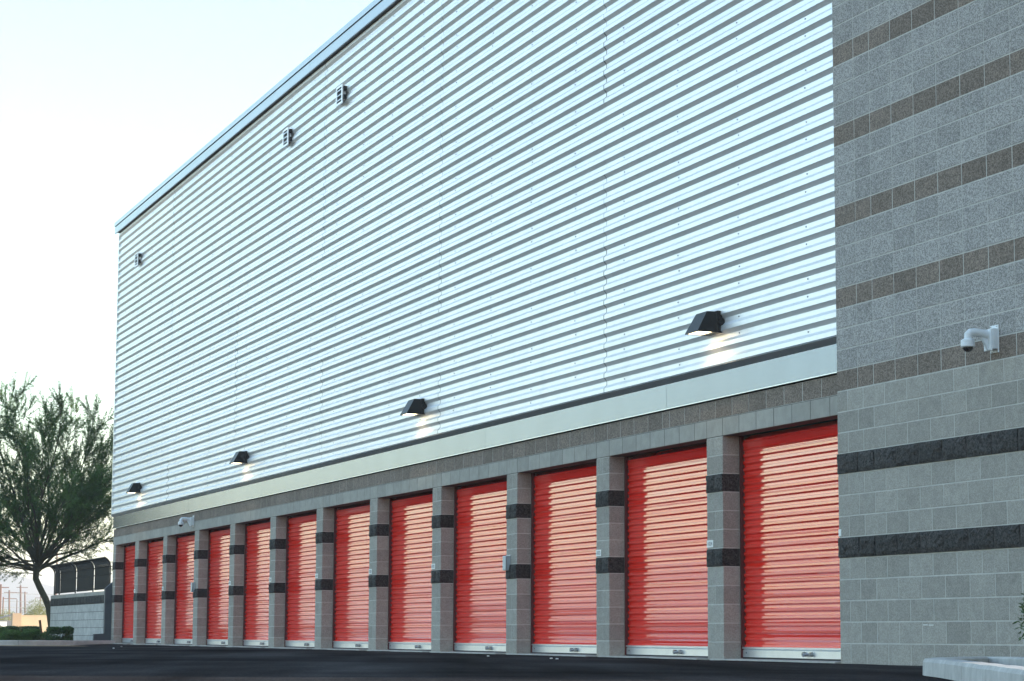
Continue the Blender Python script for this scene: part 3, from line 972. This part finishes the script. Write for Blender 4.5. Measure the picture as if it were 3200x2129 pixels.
MB().box(0, 0, -.05, .25, 9.5, 1.80).obj('wall_face', 'tan_stucco', Wt)
MB().box(-.05, -.01, 1.805, .30, 9.5, 1.88).obj('coping', 'tan_stucco', Wt)
Wp = thing('gate_pier', 'square tan block pier at the left end of the sunlit boundary wall', 'pier', (-154.3, 20.55, 0))
MB().box(-.4, 0, -.05, .4, .78, 1.98).obj('shaft', 'tan_block', Wp)
MB().box(-.43, -.03, 1.983, .43, .81, 2.04).obj('cap', 'tan_block', Wp)
Sh = thing('grey_shed', 'low dark grey shed left of the tan pier', 'shed', (-165.3, 20.2, 0))
MB().box(-1.5, 0, -.05, 0, 2.05, 1.45).obj('wall_face', 'shed_grey', Sh)
MB().add([(-1.6, -.1, 1.36), (.1, -.1, 1.36), (.1, 2.2, 1.96), (-1.6, 2.2, 1.96), (-1.6, -.1, 1.46), (.1, -.1, 1.46), (.1, 2.2, 2.06), (-1.6, 2.2, 2.06)],
         [(0, 3, 2, 1), (4, 5, 6, 7), (0, 1, 5, 4), (1, 2, 6, 5), (2, 3, 7, 6), (3, 0, 4, 7)]).obj('roof', 'shed_grey', Sh)
Vb = thing('storage_tank', 'plain white low tank in front of the grey shed', 'tank', (-130.7, 15.7, 0))
MB().bev(-.5, 0, -.05, .5, .86, 1.10, .05).obj('body', 'white_paint', Vb)
MB().box(-.52, -.02, 1.102, .52, .88, 1.15).obj('lid', 'white_paint', Vb)
leafy('desert_bush', 'large sunlit yellow-green bush above the tan boundary wall', 'bush', (-172, 25.9, 0), (1.1, 1.35, 1.55), 7000, .13, 'desert_leaf', 31, ragged=.4)
leafy('desert_bush', 'sunlit yellow-green bush at the far left behind the grey shed', 'bush', (-180, 23.3, 0), (1.2, 1.6, 1.15), 6000, .13, 'desert_leaf', 32, ragged=.5)
leafy('desert_bush', 'small sunlit bush at the foot of the brown poles', 'bush', (-190, 28.2, 0), (.7, .9, 1.2), 3500, .13, 'desert_leaf', 33, ragged=.5)
leafy('desert_bush', 'darker olive bush against the trunk over the tan wall', 'bush', (-168, 27.0, 0), (.7, .6, 1.25), 3000, .13, 'shrub_leaf', 34, ragged=.4)

# mountain ridge
b = MB(); vv = []; ff = []
ys = [-2600+26*i for i in range(230)]
prof = {300: 52, 340: 60, 363: 66, 382: 66, 396: 57, 416: 52, 440: 52, 470: 44, 520: 36}
ks = sorted(prof)
def ridge(y):
    if ks[0] <= y <= ks[-1]:
        for a, c_ in zip(ks[:-1], ks[1:]):
            if a <= y <= c_: return prof[a]+(prof[c_]-prof[a])*(y-a)/(c_-a)
    e = prof[ks[0]] if y < ks[0] else prof[ks[-1]]
    dist = (ks[0]-y) if y < ks[0] else y-ks[-1]
    w_ = min(1, dist/200)
    far = 40+26*noise.noise((y*.004, 0, 0)) if y > 300 else 13+8*noise.noise((y*.004, 0, 0))
    return e*(1-w_)+w_*far
NR = 12
for y in ys:
    h = max(5, ridge(y))
    for j in range(NR+1):
        q = j/NR
        z_ = h*(q**1.15) * (1+.16*noise.noise((y*.016, q*4, 2))*(1-q)) if j else -2
        vv.append((-2150-q*380+60*noise.noise((y*.018, q*3, 5))*(1-.7*q), y, z_+ (1.2*noise.noise((y*.05, 7, q)) if j == NR else 0)))
    vv.append((-2900, y, -2))
st = NR+2
for i in range(len(ys)-1):
    for j in range(NR+1):
        a = i*st+j; ff.append((a, a+st, a+st+1, a+1))
b.add(vv, ff)
structure(b.obj('mountain', 'mountain_rock', smooth=True))

# crumbs of stone on the drive
rr = random.Random(77)
pl = [('pale pebble on the drive before the second nearest door', 33.2, -1.4), ('second pale pebble beside the first before the second nearest door', 33.75, -1.55),
      ('pale crumb on the drive before the far doors', 17.5, -3.3), ('lone pale crumb on the drive before the keypad pier', 30.6, -1.2), ('small dark crumb on the drive near the far left kerb', 12.6, -2.2)]
for lb, x, y in pl:
    b = MB().lathe([(.012, -.006), (.024, .002), (.022, .012), (.010, .018)], (0, 0, 0), 7)
    o = tag(b.obj('pebble', 'white_paint' if 'pale' in lb else 'stone', None, (x, y, .006)), lb, 'pebble', 'loose pebbles on the drive')
    o.scale = (.6, .8, .6)

# ------------------------------------------------------------------ desert haze
hm = bpy.data.materials.new('haze_air'); hm.use_nodes = True
hn = hm.node_tree
hn.nodes.remove(hn.nodes['Principled BSDF'])
pv = hn.nodes.new('ShaderNodeVolumePrincipled')
pv.inputs['Color'].default_value = (0.93, 0.95, 1.0, 1)
pv.inputs['Density'].default_value = 0.00055
pv.inputs['Anisotropy'].default_value = 0.3
hn.links.new(pv.outputs[0], hn.nodes['Material Output'].inputs['Volume'])
M['haze_air'] = hm
stuff(MB().box(-3400, -3700, -3.2, 3400, 4000, 85).obj('haze', 'haze_air'))
